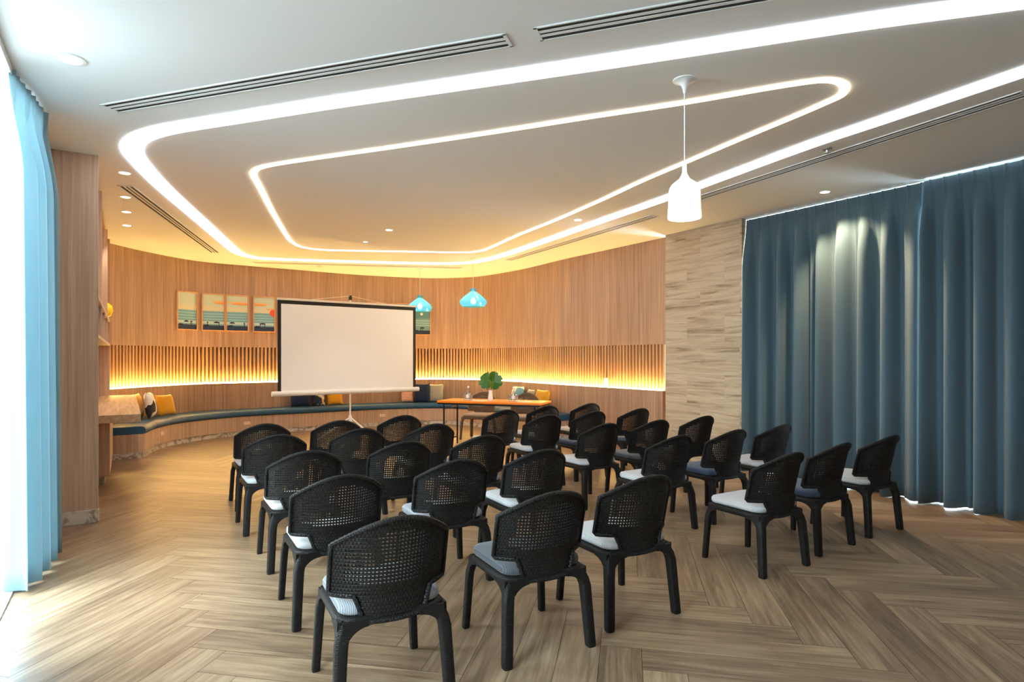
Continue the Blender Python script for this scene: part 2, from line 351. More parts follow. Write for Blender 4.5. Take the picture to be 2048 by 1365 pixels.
# side walls
def wallbox(name, a, b, n, th, z0, z1, mat, off=0, parent=None):
    a = a+n*off; b = b+n*off; mb = MB(); mb.prism([a, b, b+n*th, a+n*th], z0, z1); return struct(mb.build(name, mat, parent))
NL = -CV
W1a, W1b, W2a, W2b, WEND = 1.0, 2.7, 4.2, 5.2, 9.6
wallbox('wall_left', L0+AV*4.62, L0, NL, .12, 0, HC, M['wall_wood'])
wallbox('wall_left_stone', L0-AV*0, L0+DL*W1a, NL, .16, 0, HC, M['stone'])
wallbox('wall_left_column', L0+DL*W1b, L0+DL*W2a, NL, .16, 0, HC, M['stone'])
wallbox('wall_left_rear', L0+DL*W2b, L0+DL*WEND, NL, .16, 0, HC, M['plain'])
RS, RC, REND = 1.27, 6.6, 12.4
wallbox('wall_right_stone', R0, R0+DR*RS, NR, .42, 0, HC, M['stone'])
wallbox('wall_right_rear', R0+DR*RC, R0+DR*REND, NR, .3, 0, HC, M['plain'])
wallbox('wall_rear', L0+DL*WEND, R0+DR*REND, (DL+DR).normalized(), .2, 0, HC, M['plain'])
def window(n, a, b, nv, off, z0, z1, muls):
    a = a+nv*off; b = b+nv*off; d = (b-a); mb = MB()
    pts = [a+d*k/muls for k in range(muls+1)]; u = d.normalized()
    for i, p in enumerate(pts):
        mb.obox(p-u*.03 if i else p, p+u*.03 if i < muls else p+u*.001, .07, z0, z1) if 0 < i < muls else mb.obox(p+u*(0 if i == 0 else -.05), p+u*(.05 if i == 0 else 0), .07, z0, z1)
    mb.obox(a, b, .07, z0-.03, z0+.012); mb.obox(a, b, .07, z1-.06, z1)
    fr = struct(mb.build(f'window_{n}', M['alu']))
    mb = MB(); mb.obox(a, b, .008, z0+.01, z1-.05); mb.build('pane', M['glass'], fr); return fr
window(1, L0+DL*W1a, L0+DL*W1b, NL, .08, 0, HC, 1)
window(2, L0+DL*W2a, L0+DL*W2b, NL, .08, 0, HC, 1)
window(3, R0+DR*RS, R0+DR*RC, NR, .38, 0, HC, 4)
# ceiling and floor follow the walls
out = offset(WALL, -.16)
poly = [L0+NL*.33+DL*WEND, L0+NL*.33+AV*4.6]+[p for p in out[6::4]]+[R0+NR*.46, R0+NR*.46+DR*REND]
poly = [Vector(p) for p in poly]
mb = MB(); mb.prism(poly, HC, HC+.12); struct(mb.build('ceiling', M['ceiling']))
# herringbone floor: every tile laid at its own place, tone per tile
PX = Vector((-.982, .187)); PY = Vector((.187, .982)); Wd, Ln = .2, 1.2
org = Vector((2.20, 3.68))-PX*Ln-PY*Wd
bm = bmesh.new(); uvl = bm.loops.layers.uv.new('UVMap'); cl = bm.loops.layers.float_color.new('tone')
def inside(p):
    return -9 < p.x < 9 and -5 < p.y < 15 and (p-L0).dot(CV) > -1.6 and (p-R0).dot(NR) < 1.8
g = .0012
for a in range(-90, 91):
    for b in range(-14, 15):
        for kind in (0, 1):
            if kind == 0: x0, y0, x1, y1 = 0, 0, Ln, Wd
            else: x0, y0, x1, y1 = Ln, Wd-Ln, Ln+Wd, Wd
            dx = a*Wd+b*Ln; dy = a*Wd-b*Ln; x0 += dx; x1 += dx; y0 += dy; y1 += dy
            c = org+PX*(x0+x1)/2+PY*(y0+y1)/2
            if not inside(c): continue
            vs = [bm.verts.new((*(org+PX*x+PY*y), 0)) for x, y in ((x0+g, y0+g), (x1-g, y0+g), (x1-g, y1-g), (x0+g, y1-g))]
            f = bm.faces.new(vs); tone = random.random(); ou, ov = random.random()*40, random.random()*40
            uv = [(0, 0), (Ln, 0), (Ln, Wd), (0, Wd)] if kind == 0 else [(0, 0), (0, Wd), (Ln, Wd), (Ln, 0)]
            for l, u in zip(f.loops, uv): l[uvl].uv = (u[0]+ou, u[1]+ov); l[cl] = (tone, tone, tone, 1)
bmesh.ops.recalc_face_normals(bm, faces=bm.faces)
for f in bm.faces:
    if f.normal.z < 0: f.normal_flip()
def cut(bm, pt, no): bmesh.ops.bisect_plane(bm, geom=bm.verts[:]+bm.edges[:]+bm.faces[:], plane_co=(pt.x, pt.y, 0), plane_no=(no.x, no.y, 0), clear_outer=True)
cut(bm, L0+NL*.3, NL); cut(bm, R0+NR*.42, NR)
me = bpy.data.meshes.new('floor'); bm.to_mesh(me); bm.free(); me.materials.append(M['floor'])
fo = bpy.data.objects.new('floor', me); COL.objects.link(fo); struct(fo)
mb = MB(); mb.prism(poly, -.12, -.004); g_ = mb.build('grout', pbr('dark_grout', (78, 66, 54), .9), fo)
mb = MB(); mb.prism([L0+NL*.34+DL*-1, L0+NL*9+DL*-1, L0+NL*9+DL*WEND, L0+NL*.34+DL*WEND], -.2, -.1)
struct(mb.build('bounce_terrace_1', M['terrace']))  # unseen terrace slab outside, added to bounce daylight in through the left windows
# ------------------------------------------------------------------ ceiling light grooves
def groove(name, pts, w, mat, label, loop=True, drop=.012, n=10):
    P = catmull(pts, n, loop); m = len(P); A = []; B = []
    for i, p in enumerate(P):
        if loop: t = (P[(i+1) % m]-P[i-1]).normalized()
        else: t = (P[min(i+1, m-1)]-P[max(0, i-1)]).normalized()
        q = Vector((-t.y, t.x))*w/2; A.append(p-q); B.append(p+q)
    mb = MB(); rings = [[(A[i].x, A[i].y, HC+.02), (A[i].x, A[i].y, HC-drop), (B[i].x, B[i].y, HC-drop), (B[i].x, B[i].y, HC+.02)] for i in range(m)]
    mb.loft(rings, loop=loop)
    o = mb.build(name, mat); return tag(o, label, 'ceiling light')
top = [(2048, -1), (1748, 39.5), (1448, 86), (1200, 124.5), (900, 169.5), (660, 205), (480, 234), (380, 250)]
outer = [ce(*p) for p in top]+[ce(*p) for p in ((318, 262), (276, 278), (264, 300), (282, 328), (330, 378), (400, 440), (455, 489), (478, 506), (510, 515), (560, 518.5), (700, 523), (850, 526.5), (925, 526), (965, 521), (1010, 509), (1077, 486), (1200, 442), (1333.6, 395), (1590, 299), (1760, 240.5), (2048, 142))]
outer += [Vector((3.42, 3.2)), Vector((3.60, 2.86)), Vector((3.64, 2.70)), Vector((3.52, 2.66)), Vector((3.25, 2.74))]
groove('ceiling_light_loop', outer, .15, M['strip'], 'wide glowing white light strip looping around the ceiling, outer loop')
inner = [ce(*p) for p in ((507, 351), (510, 341), (522, 334), (560, 326), (640, 314), (800, 291), (1000, 261), (1200, 229.4), (1367, 204), (1534, 175), (1617, 162), (1655, 159), (1680, 164), (1690, 175), (1681, 190), (1645, 207), (1590, 231), (1478, 278), (1367, 325.5), (1283, 361.6), (1200, 400.6), (1110, 440), (1038, 469), (985, 493), (963, 501), (930, 504.5), (850, 503.5), (700, 501), (640, 499), (605, 494), (587, 486), (575, 474), (545, 424), (520, 375))]
groove('ceiling_light_loop', inner, .045, M['strip2'], 'narrow glowing warm light strip forming the inner loop on the ceiling')
# linear slot vents
def vent(a, b, w, label, slots=3):
    a = ce(*a); b = ce(*b); d = b-a; Lg = d.length; c = (a+b)/2
    t = thing('ceiling_vent', label, 'ceiling vent', (c.x, c.y, HC), math.atan2(d.y, d.x), 'linear slot vents in the ceiling')
    mb = MB(); mb.box(-Lg/2, Lg/2, -w/2, w/2, -.0035, .01); mb.build('slot_backing', M['slot'], t)
    mb = MB(); e = .02
    mb.box(-Lg/2-e, Lg/2+e, -w/2-.01, -w/2, -.007, .01); mb.box(-Lg/2-e, Lg/2+e, w/2, w/2+.01, -.007, .01)
    mb.box(-Lg/2-e, -Lg/2, -w/2-.01, w/2+.01, -.007, .01); mb.box(Lg/2, Lg/2+e, -w/2-.01, w/2+.01, -.007, .01)
    for k in range(1, slots):
        y = -w/2+w*k/slots; mb.box(-Lg/2, Lg/2, y-.011, y+.011, -.006, .01)
    mb.build('frame', M['ceiling'], t)
vent((222, 216), (1012, 80), .12, 'long three-slot vent in the ceiling above the outer light loop, left of the gap')
vent((1080, 67), (1600, -26), .12, 'three-slot vent at the top edge of the photo, right of the gap')
vent((252, 372), (430, 505), .12, 'slot vent beside the bookcase, running toward the curved wall')
vent((1016, 520.5), (1308, 432), .12, 'slot vent over the right timber wall, behind the white pendant')
vent((1395, 397), (2048, 187), .12, 'slot vent along the ceiling beside the blue curtain')
vent((508, 525), (922, 536), .12, 'thin slot vent along the ceiling over the projector screen')
def downlight(px, label, r=.045, power=14, spread=95, real=True, tilt=None, blend=.6):
    c = ce(*px); t = thing('downlight', label, 'downlight', (c.x, c.y, HC), 0, 'recessed ceiling downlights')
    mb = MB(); mb.lathe([(r*1.35, .003), (r*1.35, -.004), (r*1.05, -.005), (r, -.001)], 20, caps=False); mb.build('trim_ring', M['white'], t, True)
    mb = MB(); mb.lathe([(r*1.02, .002), (r*1.02, -.002)], 20); mb.build('lens', M['down'], t)
    if real:
        l = bpy.data.lights.new('downlight_beam', 'SPOT'); l.energy = power; l.spot_size = math.radians(spread); l.spot_blend = blend; l.shadow_soft_size = .04; l.color = (1, .72, .42) if tilt else (1, .86, .68)
        o = bpy.data.objects.new('downlight_beam', l); COL.objects.link(o); o.location = (c.x, c.y, HC-.02)
        if tilt: o.rotation_euler = (Vector(tilt)-Vector(o.location)).to_track_quat('-Z', 'Y').to_euler()
downlight((140, 118), 'round white downlight in the ceiling near the pale window curtain', .06, 20, 100)
downlight((249, 346), 'downlight nearest the light loop corner, first of the row over the bookcase', power=25)
downlight((251, 394), 'second downlight of the row over the bookcase', power=30)
downlight((253, 424), 'third downlight of the row over the bookcase', power=40)
downlight((254, 451), 'farthest downlight of the row over the bookcase', power=50)
downlight((778, 460), 'downlight alone inside the inner light loop, above the screen', power=60)
downlight((731, 484), 'small downlight close to the far side of the inner light loop', .03, power=50)
downlight((1156, 440), 'downlight between the two light loops on the right', power=60)
downlight((1650, 384), 'downlight shining on the blue curtain', power=190, spread=88, tilt=(3.84, 6.48, 1.75))
def detector(px, label, kind='smoke_detector', r=.05):
    c = ce(*px); mb = MB()
    if kind == 'sprinkler': mb.lathe([(.035, 0), (.035, -.006), (.012, -.01), (.01, -.03), (.028, -.032), (.028, -.036), (.004, -.038)], 12)
    else: mb.lathe([(r, 0), (r, -.012), (r*.8, -.03), (r*.3, -.034)], 16)
    tag(mb.build(kind, M['metal' if kind == 'sprinkler' else 'white'], None, True, loc=(c.x, c.y, HC)), label, 'smoke detector' if kind != 'sprinkler' else 'sprinkler')
detector((1654, 298), 'small metal sprinkler head beside the right slot vent', 'sprinkler')
detector((638, 532), 'white disc detector on the ceiling left of the screen top')
# ------------------------------------------------------------------ bookcase, desk
bc = thing('bookcase', 'full-height built-in oak bookcase with open bays and marble-footed end panel', 'bookcase', (P0.x, P0.y, 0), TH)
W = M['case_wood']
mb = MB(); mb.box(-.33, 0, 0, .04, .11, HC-.001); mb.build('end_panel', W, bc)
mb = MB(); mb.box(-.33, .004, -.014, .045, 0, .112); mb.box(-.33, -.02, .045, .72, 0, .09); mb.build('plinth', M['marble'], bc, bevel=.002)['label'] = 'pale marble foot of the end panel'
mb = MB(); mb.box(-.33, -.31, .04, 4.45, .09, HC-.001); mb.build('back_panel', W, bc)
mb = MB(); mb.box(-.31, -.03, .04, 4.45, 3.15, HC-.001); mb.build('valance', W, bc)
for z in (1.61, 1.965):
    mb = MB(); mb.box(-.31, 0, .04, 4.45, z, z+.03); mb.build('shelf', W, bc)
for y in (1.1, 3.3): mb = MB(); mb.box(-.31, -.004, y, y+.03, 1.995, 3.15); mb.build('partition', W, bc)
for y in (1.1, 2.2, 3.3): mb = MB(); mb.box(-.31, -.004, y, y+.03, 1.64, 1.965); mb.build('partition', W, bc)
mb = MB(); mb.box(-.33, 0, 4.41, 4.45, .09, HC-.001); mb.build('side_panel', W, bc)
mb = MB(); mb.lathe([(.05, 0), (.09, .03), (.115, .1), (.1, .17), (.05, .21), (.04, .23)], 20)
q = P0+AV*3.75-CV*.06
tag(mb.build('vase', M['yellowgloss'], None, True, loc=(q.x, q.y, 1.995)), 'round yellow vase on the bookcase shelf', 'vase')
dk = thing('desk', 'long oak counter desk jutting out of the bookcase', 'desk', (P0.x, P0.y, 0), TH)
mb = MB(); mb.box(-.305, .33, .72, 4.405, .79, .87); mb.build('worktop', M['desk_wood'], dk, bevel=.003)
mb = MB(); mb.box(-.305, .05, 1.76, 3.62, .1, .79); mb.build('base_cabinet', W, dk)
mb = MB(); mb.box(-.305, 0, 1.84, 3.58, 0, .1); mb.build('toe_kick', M['marble'], dk)
# ------------------------------------------------------------------ bench
innerP = [P0-CV*.30+AV*3.66, P0-CV*.02+AV*4.46, Vector((-6.14, 9.5))]
ic = [P0-CV*.29+AV*3.70, Vector((-6.12, 8.98))]
i0 = min(range(len(WALL)), key=lambda i: (WALL[i]-Vector((-6.13, 9.75))).length); i1 = wall_at(1150)
wc = offset(WALL, .066)[i0:i1+1]
inner_c = [P0+CV*.01+AV*3.70, P0+CV*.01+AV*4.47]+wc[::6]+[wc[-1]]
front = [P0+CV*.42+AV*3.72, P0+CV*.46+AV*3.86, Vector((-5.47, 9.2)), Vector((-5.54, 9.75)), Vector((-5.42, 10.3)), Vector((-5.14, 10.85)), Vector((-4.68, 11.32))]
fo_ = offset(WALL, .5); j0 = min(range(len(WALL)), key=lambda i: (fo_[i]-Vector((-4.2, 11.65))).length)
front += fo_[j0:i1+1:6]+[fo_[i1]]
NB = 150
def samp(P, n, smooth=True):
    Q = catmull(P, 8) if smooth else P
    L = [0]
    for i in range(1, len(Q)): L.append(L[-1]+(Q[i]-Q[i-1]).length)
    out = []; j = 0
    for k in range(n+1):
        s = L[-1]*k/n
        while j < len(L)-2 and L[j+1] < s: j += 1
        out.append(Q[j].lerp(Q[j+1], (s-L[j])/max(1e-9, L[j+1]-L[j])))
    return out
IN = samp(inner_c, NB, False)
FR = samp(front, NB)
# match each front point to the nearest inner point so the bench runs square to the wall
def near(p, lo):
    best = min(range(lo, len(IN)), key=lambda i: (IN[i]-p).length); return best
IN2 = []; lo = 0
for k, p in enumerate(FR):
    j = max(lo, near(p, lo)) if k else 0
    if k == NB: j = NB
    IN2.append(IN[j]); lo = j
bench = thing('bench', 'long curved bench with teal leather seat running along the timber wall', 'bench', (FR[NB//2].x, FR[NB//2].y, 0))
org2 = Vector((FR[NB//2].x, FR[NB//2].y))
def bstrip(prof, i0, i1, name, mat, smooth=False, label=None, taper=False):
    mb = MB(); rings = []
    for k in range(i0, i1+1):
        a = IN2[k]-org2; b = FR[k]-org2; d = (b-a).normalized(); r = []
        t = 1.0
        for (m, o, z) in prof:
            base = a if m == 0 else b; p = base+d*o; r.append((p.x, p.y, z))
        if taper and k in (i0, i1):
            c = Vector((sum(q[0] for q in r)/len(r), sum(q[1] for q in r)/len(r), .385)); r = [tuple(c+(Vector(q)-c)*.93) for q in r]
        rings.append(r)
    mb.loft(rings); o = mb.build(name, mat, bench, smooth, angle=50)
    if label: o['label'] = label
    return o
bstrip([(0, 0, .08), (1, 0, .08), (1, 0, .34), (0, 0, .34)], 0, NB, 'base', M['case_wood'])
bstrip([(0, 0, 0), (1, -.012, 0), (1, -.012, .08), (0, 0, .08)], 0, NB, 'plinth', M['marble'], label='pale marble foot of the bench')
def fidx(px): return min(range(8, NB), key=lambda i: abs(CX+F*FR[i].x/FR[i].y-px)+(0 if i > 12 else 99))
seams = [0, 9, fidx(484), fidx(785), fidx(1000), NB]
cp = [(0, 0, .342), (1, -.01, .342), (1, .012, .35), (1, .028, .368), (1, .03, .388), (1, .024, .425), (1, .004, .445), (1, -.04, .455), (0, 0, .455)]
for a, b in zip(seams[:-1], seams[1:]): bstrip(cp, a, b, 'seat_cushion', M['leather'], True, taper=True)
def outlet(px, y, z0, label, onbench=True):
    i = fidx(px); p = FR[i]; t = (FR[i+1]-FR[i-1]).normalized(); n = Vector((t.y, -t.x))
    mb = MB(); mb.box(-.06, .06, 0, .006, -.03, .03); mb.box(-.035, -.01, .006, .008, -.015, .015); mb.box(.01, .035, .006, .008, -.015, .015)
    q = p+n*.003; tag(mb.build('outlet', M['outlet'], None, bevel=.001, loc=(q.x, q.y, z0), rotz=math.atan2(n.y, n.x)-PI/2), label, 'outlet')
outlet(765, 833, .22, 'pink-white outlet on the bench front, right of the screen pole')
outlet(492, 848, .22, 'pink-white outlet on the bench front, left of the screen')
outlet(300, 880, .24, 'pink-white outlet on the bench front beside the desk')
i = wall_at(1214); n, t = wn(i); q = WALL[i]+n*.004; mb = MB(); mb.box(-.04, .04, 0, .02, -.07, .07); mb.box(-.02, .02, .02, .026, -.03, .03)
tag(mb.build('wall_switch', M['white'], None, bevel=.003, loc=(q.x, q.y, 1.03), rotz=math.atan2(n.y, n.x)-PI/2), 'white switch box standing at the lit foot of the slats', 'switch')
# pillows
def pillow(w, h, t, mat, name, label, px=None, pos=None, rot=None, tilt=.25, roll=0, off=.21, z=.458):
    mb = MB(); nx = 14; rings = []
    def sh(u, v):
        e = (1-abs(u)**3.2)*(1-abs(v)**3.2); pin = 1-.06*(1-abs(v)**2)*abs(u) ; pin2 = 1-.06*(1-abs(u)**2)*abs(v)
        return u*w/2*pin, v*h/2*pin2, t/2*max(0, e)**.55
    g = [2*k/nx-1 for k in range(nx+1)]
    for s in (1, -1):
        vs = []
        for v in g:
            for u in g:
                x, zz, y = sh(u, v); vs.append((x, s*y, zz))
        fs = [(j*(nx+1)+i_, j*(nx+1)+i_+1, (j+1)*(nx+1)+i_+1, (j+1)*(nx+1)+i_) for j in range(nx) for i_ in range(nx)]
        mb.add(vs, fs)
    if px is not None:
        i_ = wall_at(px); n, tt = wn(i_); p = WALL[i_]+n*off; rz = math.atan2(n.y, n.x)-PI/2
    else: p = Vector(pos); rz = rot
    o = mb.build(name, mat, None, True, merge=True, angle=180)
    hh = h/2*math.cos(tilt)*(abs(math.cos(roll))+abs(math.sin(roll))*w/h)*.97+t*.2*math.sin(abs(tilt))
    o.rotation_euler = Matrix.Rotation(rz, 4, 'Z').to_3x3().to_4x4().to_euler()
    m4 = Matrix.Rotation(rz, 4, 'Z') @ Matrix.Rotation(tilt, 4, 'X') @ Matrix.Rotation(roll, 4, 'Y')
    o.rotation_euler = m4.to_euler(); o.location = (p.x, p.y, z+hh)
    return tag(o, label, 'cushion', 'loose cushions on the bench')
G = 'scatter_cushion'
pillow(.34, .36, .14, M['yellow'], G, 'yellow cushion leaning on the wall at the left end of the bench', px=304, off=.27)
pillow(.40, .42, .13, M['bw'], G, 'white and black patterned cushion beside the desk end', pos=Vector((-5.80, 9.62)), rot=TH+PI/2-.25, tilt=-.15, z=.470)
pillow(.38, .40, .12, M['yellow'], G, 'yellow cushion half hidden behind the desk corner', pos=Vector((-5.93, 9.50)), rot=TH+PI/2-.25, tilt=-.15, z=.470)
pillow(.38, .42, .14, M['navy'], G, 'navy cushion below the left part of the screen', px=591)
pillow(.27, .42, .13, M['floral'], G, 'navy and cream floral cushion between the navy and the yellow ones', px=629)
pillow(.32, .40, .14, M['yellow'], G, 'mustard cushion below the middle of the screen', px=661)
pillow(.26, .38, .13, M['coral'], G, 'coral patterned cushion below the right end of the screen', px=812)
pillow(.34, .42, .14, M['navy'], G, 'dark navy cushion just right of the screen', px=842, off=.26)
pillow(.34, .40, .13, M['greyweave'], G, 'grey woven cushion between navy cushion and orange table', px=876)
pillow(.40, .42, .13, M['tealwhite'], G, 'teal and white patterned cushion behind the right chair of the table', px=1050, off=.2)
pillow(.24, .38, .13, M['greyweave'], G, 'grey woven cushion beside the teal and white one', px=1079, off=.2)
pillow(.42, .40, .14, M['yellow'], G, 'yellow cushion behind the right end of the orange table', px=1109, off=.3)
# ------------------------------------------------------------------ pictures
def lengths(P):
    L = [0]
    for i in range(1, len(P)): L.append(L[-1]+(P[i]-P[i-1]).length)
    return L
WL = lengths(WALL)
s1, s2 = WL[wall_at(375)], WL[wall_at(524.5)]; pitch = (s2-s1)/3
pm = {k: pbr('print_'+k, c, .6) for k, c in dict(sky=(206, 216, 190), sky2=(222, 214, 176), cloud=(240, 190, 120), cloud2=(236, 160, 90), sea=(120, 168, 178), sea2=(150, 198, 204), foam=(196, 220, 214), sand=(38, 56, 84), fig=(24, 34, 50), sun=(240, 90, 50), dusk=(84, 136, 150), dusk2=(120, 158, 166), moon=(244, 244, 236)).items()}
keys = list(pm); pml = [pm[k] for k in keys]
def picture(k, label):
    s = s1+pitch*k; i = min(range(len(WL)), key=lambda j: abs(WL[j]-s)); n, t = wn(i); p = WALL[i]+n*.002
    th = thing('framed_picture', label, 'picture', (p.x, p.y, 2.28), math.atan2(n.y, n.x)-PI/2+PI, 'row of framed beach prints on the timber wall')
    w, h = .207, .35; mb = MB()
    mb.box(-w, w, -.035, 0, h-.02, h); mb.box(-w, w, -.035, 0, -h, -h+.02); mb.box(-w, -w+.02, -.035, 0, -h+.02, h-.02); mb.box(w-.02, w, -.035, 0, -h+.02, h-.02)
    mb.build('frame', M['frame'], th, bevel=.002)
    mb = MB(); w -= .02; h -= .02; lay = [0]
    def rect(x0, x1, z0, z1, key):
        lay[0] += 1; y = -.012-lay[0]*.0003
        mb.add([(x0, y, z0), (x1, y, z0), (x1, y, z1), (x0, y, z1)], [(0, 1, 2, 3)], mi=keys.index(key))
    def blob(cx, cz, rx, rz, key, n=20, a0=0, a1=2*PI):
        lay[0] += 1; y = -.012-lay[0]*.0003; pts = []
        for q in range(n+1):
            a = a0+(a1-a0)*q/n; x = max(-w, min(w, cx+rx*math.cos(a))); z = max(-h, min(h, cz+rz*math.sin(a))); pts.append((x, y, z))
        mb.add(pts, [tuple(range(len(pts)))], mi=keys.index(key))
    night = k >= 6; r = random.Random(k)
    mb.box(-w, w, -.012, -.002, -h, h, keys.index('dusk' if night else 'sky'))
    if not night: rect(-w, w, .02, .12, 'sky2')
    hz = .02
    rect(-w, w, -h, hz, 'dusk2' if night else 'sea')
    for z in (-.04, -.09, -.14): rect(-w, w, z, z+.02, 'sea2')
    rect(-w, w, -.22, -.17, 'foam' if not night else 'dusk2')
    rect(-w, w, -h, -.245, 'sand')
    if k in (1, 2, 3):
        blob({1: .16, 2: .0, 3: -.08}[k], .2, .2, .018, 'cloud'); blob({1: .2, 2: .08, 3: -.15}[k], .175, .19, .02, 'cloud2')
    if k in (3, 4): blob(w if k == 3 else -w, .03, .085, .075, 'sun'); blob(w-.06 if k == 3 else -w+.05, .1, .1, .01, 'cloud2')
    if night: blob(.0, .12, .03, .03, 'moon')
    for q in range(2):
        cx = r.uniform(-.14, .14); rect(cx-.006, cx+.006, -.25, -.2, 'fig'); blob(cx, -.19, .012, .014, 'fig')
    cx = r.uniform(-.1, .1); rect(cx-.002, cx+.002, -.25, -.19, 'fig'); blob(cx, -.2, .05, .03, 'fig', a0=0, a1=PI)
    blob(-.12, -.25, .05, .018, 'fig')
    mb.build('print', pml, th)
names = ['pale beach print with two figures, leftmost in the row of framed pictures', 'beach print with an orange cloud at its right edge, second framed picture from the left', 'beach print with a full orange cloud band, third framed picture from the left',
 'beach print with the red sun at its right edge, just left of the screen', 'framed beach print almost hidden behind the left edge of the screen', None, None, 'dusk print with only its top showing above the screen', 'dark dusk print at the right end of the picture row, behind the teal lamp']
sr = WL[wall_at(855)]; nlast = round((sr-s1)/pitch); nm = names[:5]
for k in range(5): picture(k, names[k])
for k, lb in ((nlast-2, 'dusk print whose top edge peeks over the middle right of the screen'), (nlast-1, 'dusk print peeking over the screen top beside the teal lamp'), (nlast, names[8])): picture(k, lb)
# ------------------------------------------------------------------ projector screen
SA = Vector((-3.79, 9.70)); SB = Vector((-1.80, 11.2)); SCN = (SA+SB)/2; sd = (SB-SA).normalized(); SWd = (SB-SA).length
ps = thing('projector_screen', 'large white projector screen with black border on a tripod stand', 'projector screen', (SCN.x, SCN.y, 0), math.atan2(sd.y, sd.x))
hw = SWd/2; zb, zt = .88, 2.37; mb = MB(); mb.box(-hw, hw, -.002, .002, zb, zt); mb.box(-hw+.055, hw-.055, -.0035, -.002, zb, zt-.06, 1)
mb.build('screen_fabric', [M['black'], M['screen']], ps)
mb = MB(); mb.box(-hw-.01, hw+.01, -.014, .014, zt, zt+.035); mb.build('top_bar', M['cream'], ps, bevel=.004)
mb = MB(); mb.tube([(-hw-.09, 0, zb-.035), (hw+.06, 0, zb-.035)], .042, 14); mb.build('case', M['white'], ps, True)['label'] = 'white roller case under the screen'
mb = MB(); mb.tube([(0, .06, .32), (0, .06, 2.52)], .014, 10); mb.build('pole', M['cream'], ps, True)
mb = MB(); mb.box(-.02, .02, .03, .085, 2.44, 2.52); mb.build('hook', M['rubber'], ps, bevel=.005)
mb = MB(); mb.tube([(-.7, 0, zt+.035), (0, .04, 2.51), (.62, 0, zt+.035)], .004, 6); mb.build('cord', M['cream'], ps)
for k in range(3):
    a = math.radians(-62+120*k); mb = MB()
    mb.tube([(0, .06, .39), (.3*math.cos(a), .06+.3*math.sin(a), .2), (.62*math.cos(a), .06+.62*math.sin(a), .012)], .013, 8); mb.build('leg', M['white'], ps, True)
mb = MB(); mb.lathe([(.025, .3), (.03, .33), (.03, .4), (.02, .43)], 12, 0, .06); mb.build('collar', M['white'], ps, True)
# ------------------------------------------------------------------ wicker chairs
BW, BD = .247, .122; BR = (BW*BW+BD*BD)/(2*BD); A0 = math.asin(BW/BR)
def bpt(s, z, dy=0):                          # point on the curved back, s = arc length, z = height
    a = s/BR; return (BR*math.sin(a), -.24+dy+BR*(1-math.cos(a))-(z-.475)*(.236 if z > .475 else .03), z)
SMAX = A0*BR
def ztop(s): x = BR*math.sin(s/BR); return .69+.113*(1-(x/BW)**2)
def zbot(s):
    x = abs(BR*math.sin(s/BR)); t = min(1, max(0, (x-.12)/.045)); t = t*t*(3-2*t); return .375+(.48-.375)*t
def back_mesh():
    bm = bmesh.new(); uvl = bm.loops.layers.uv.new('UVMap')
    gap, st = .0088, .0072; S = []; s = -SMAX
    n = round(2*SMAX/(gap+st)); sc = 2*SMAX/(n*(gap+st))
    for k in range(n): S += [-SMAX+k*(gap+st)*sc, -SMAX+(k*(gap+st)+st)*sc]
    S.append(SMAX); Z = []; z = .375
    while z < .81: Z += [z, z+st]; z += gap+st
    Z.append(z); vd = {}
    def vert(i, j):
        s = S[i]; z = min(max(Z[j], zbot(s)), ztop(s)); key = (i, round(z, 5))
        if key not in vd: vd[key] = bm.verts.new(bpt(s, z))
        return vd[key], (s, z)
    for i in range(len(S)-1):
        for j in range(len(Z)-1):
            cs = (S[i]+S[i+1])/2; cz = (Z[j]+Z[j+1])/2
            if i % 2 == 1 and j % 2 == 1 and abs(cs) < SMAX-.062 and .525+.02*(cs/SMAX)**2 < cz < ztop(cs)-.058: continue
            q = [vert(i, j), vert(i+1, j), vert(i+1, j+1), vert(i, j+1)]
            vs = []
            for v, u in q:
                if v not in [a for a, _ in vs]: vs.append((v, u))
            if len(vs) < 3: continue
            try: f = bm.faces.new([v for v, _ in vs])
            except ValueError: continue
            for l, (_, u) in zip(f.loops, vs): l[uvl].uv = u
    bmesh.ops.recalc_face_normals(bm, faces=bm.faces)
    bmesh.ops.solidify(bm, geom=bm.faces[:], thickness=.01)
    me = bpy.data.meshes.new('backrest'); bm.to_mesh(me); bm.free(); return me
BACKME = back_mesh()
def rim_mb():
    mb = MB(); P = []
    sm = SMAX
    for k in range(0, 33): s = -sm+2*sm*k/32; P.append(bpt(s, ztop(s), -.003))
    for z in (.64, .59, .54, .49): P.append(bpt(sm, z, -.003))
    for k in range(1, 44): s = sm-2*sm*k/44; P.append(bpt(s, zbot(s), -.003))
    for z in (.49, .54, .59, .64): P.append(bpt(-sm, z, -.003))
    mb.tube(P, .011, 8, loop=True); return mb
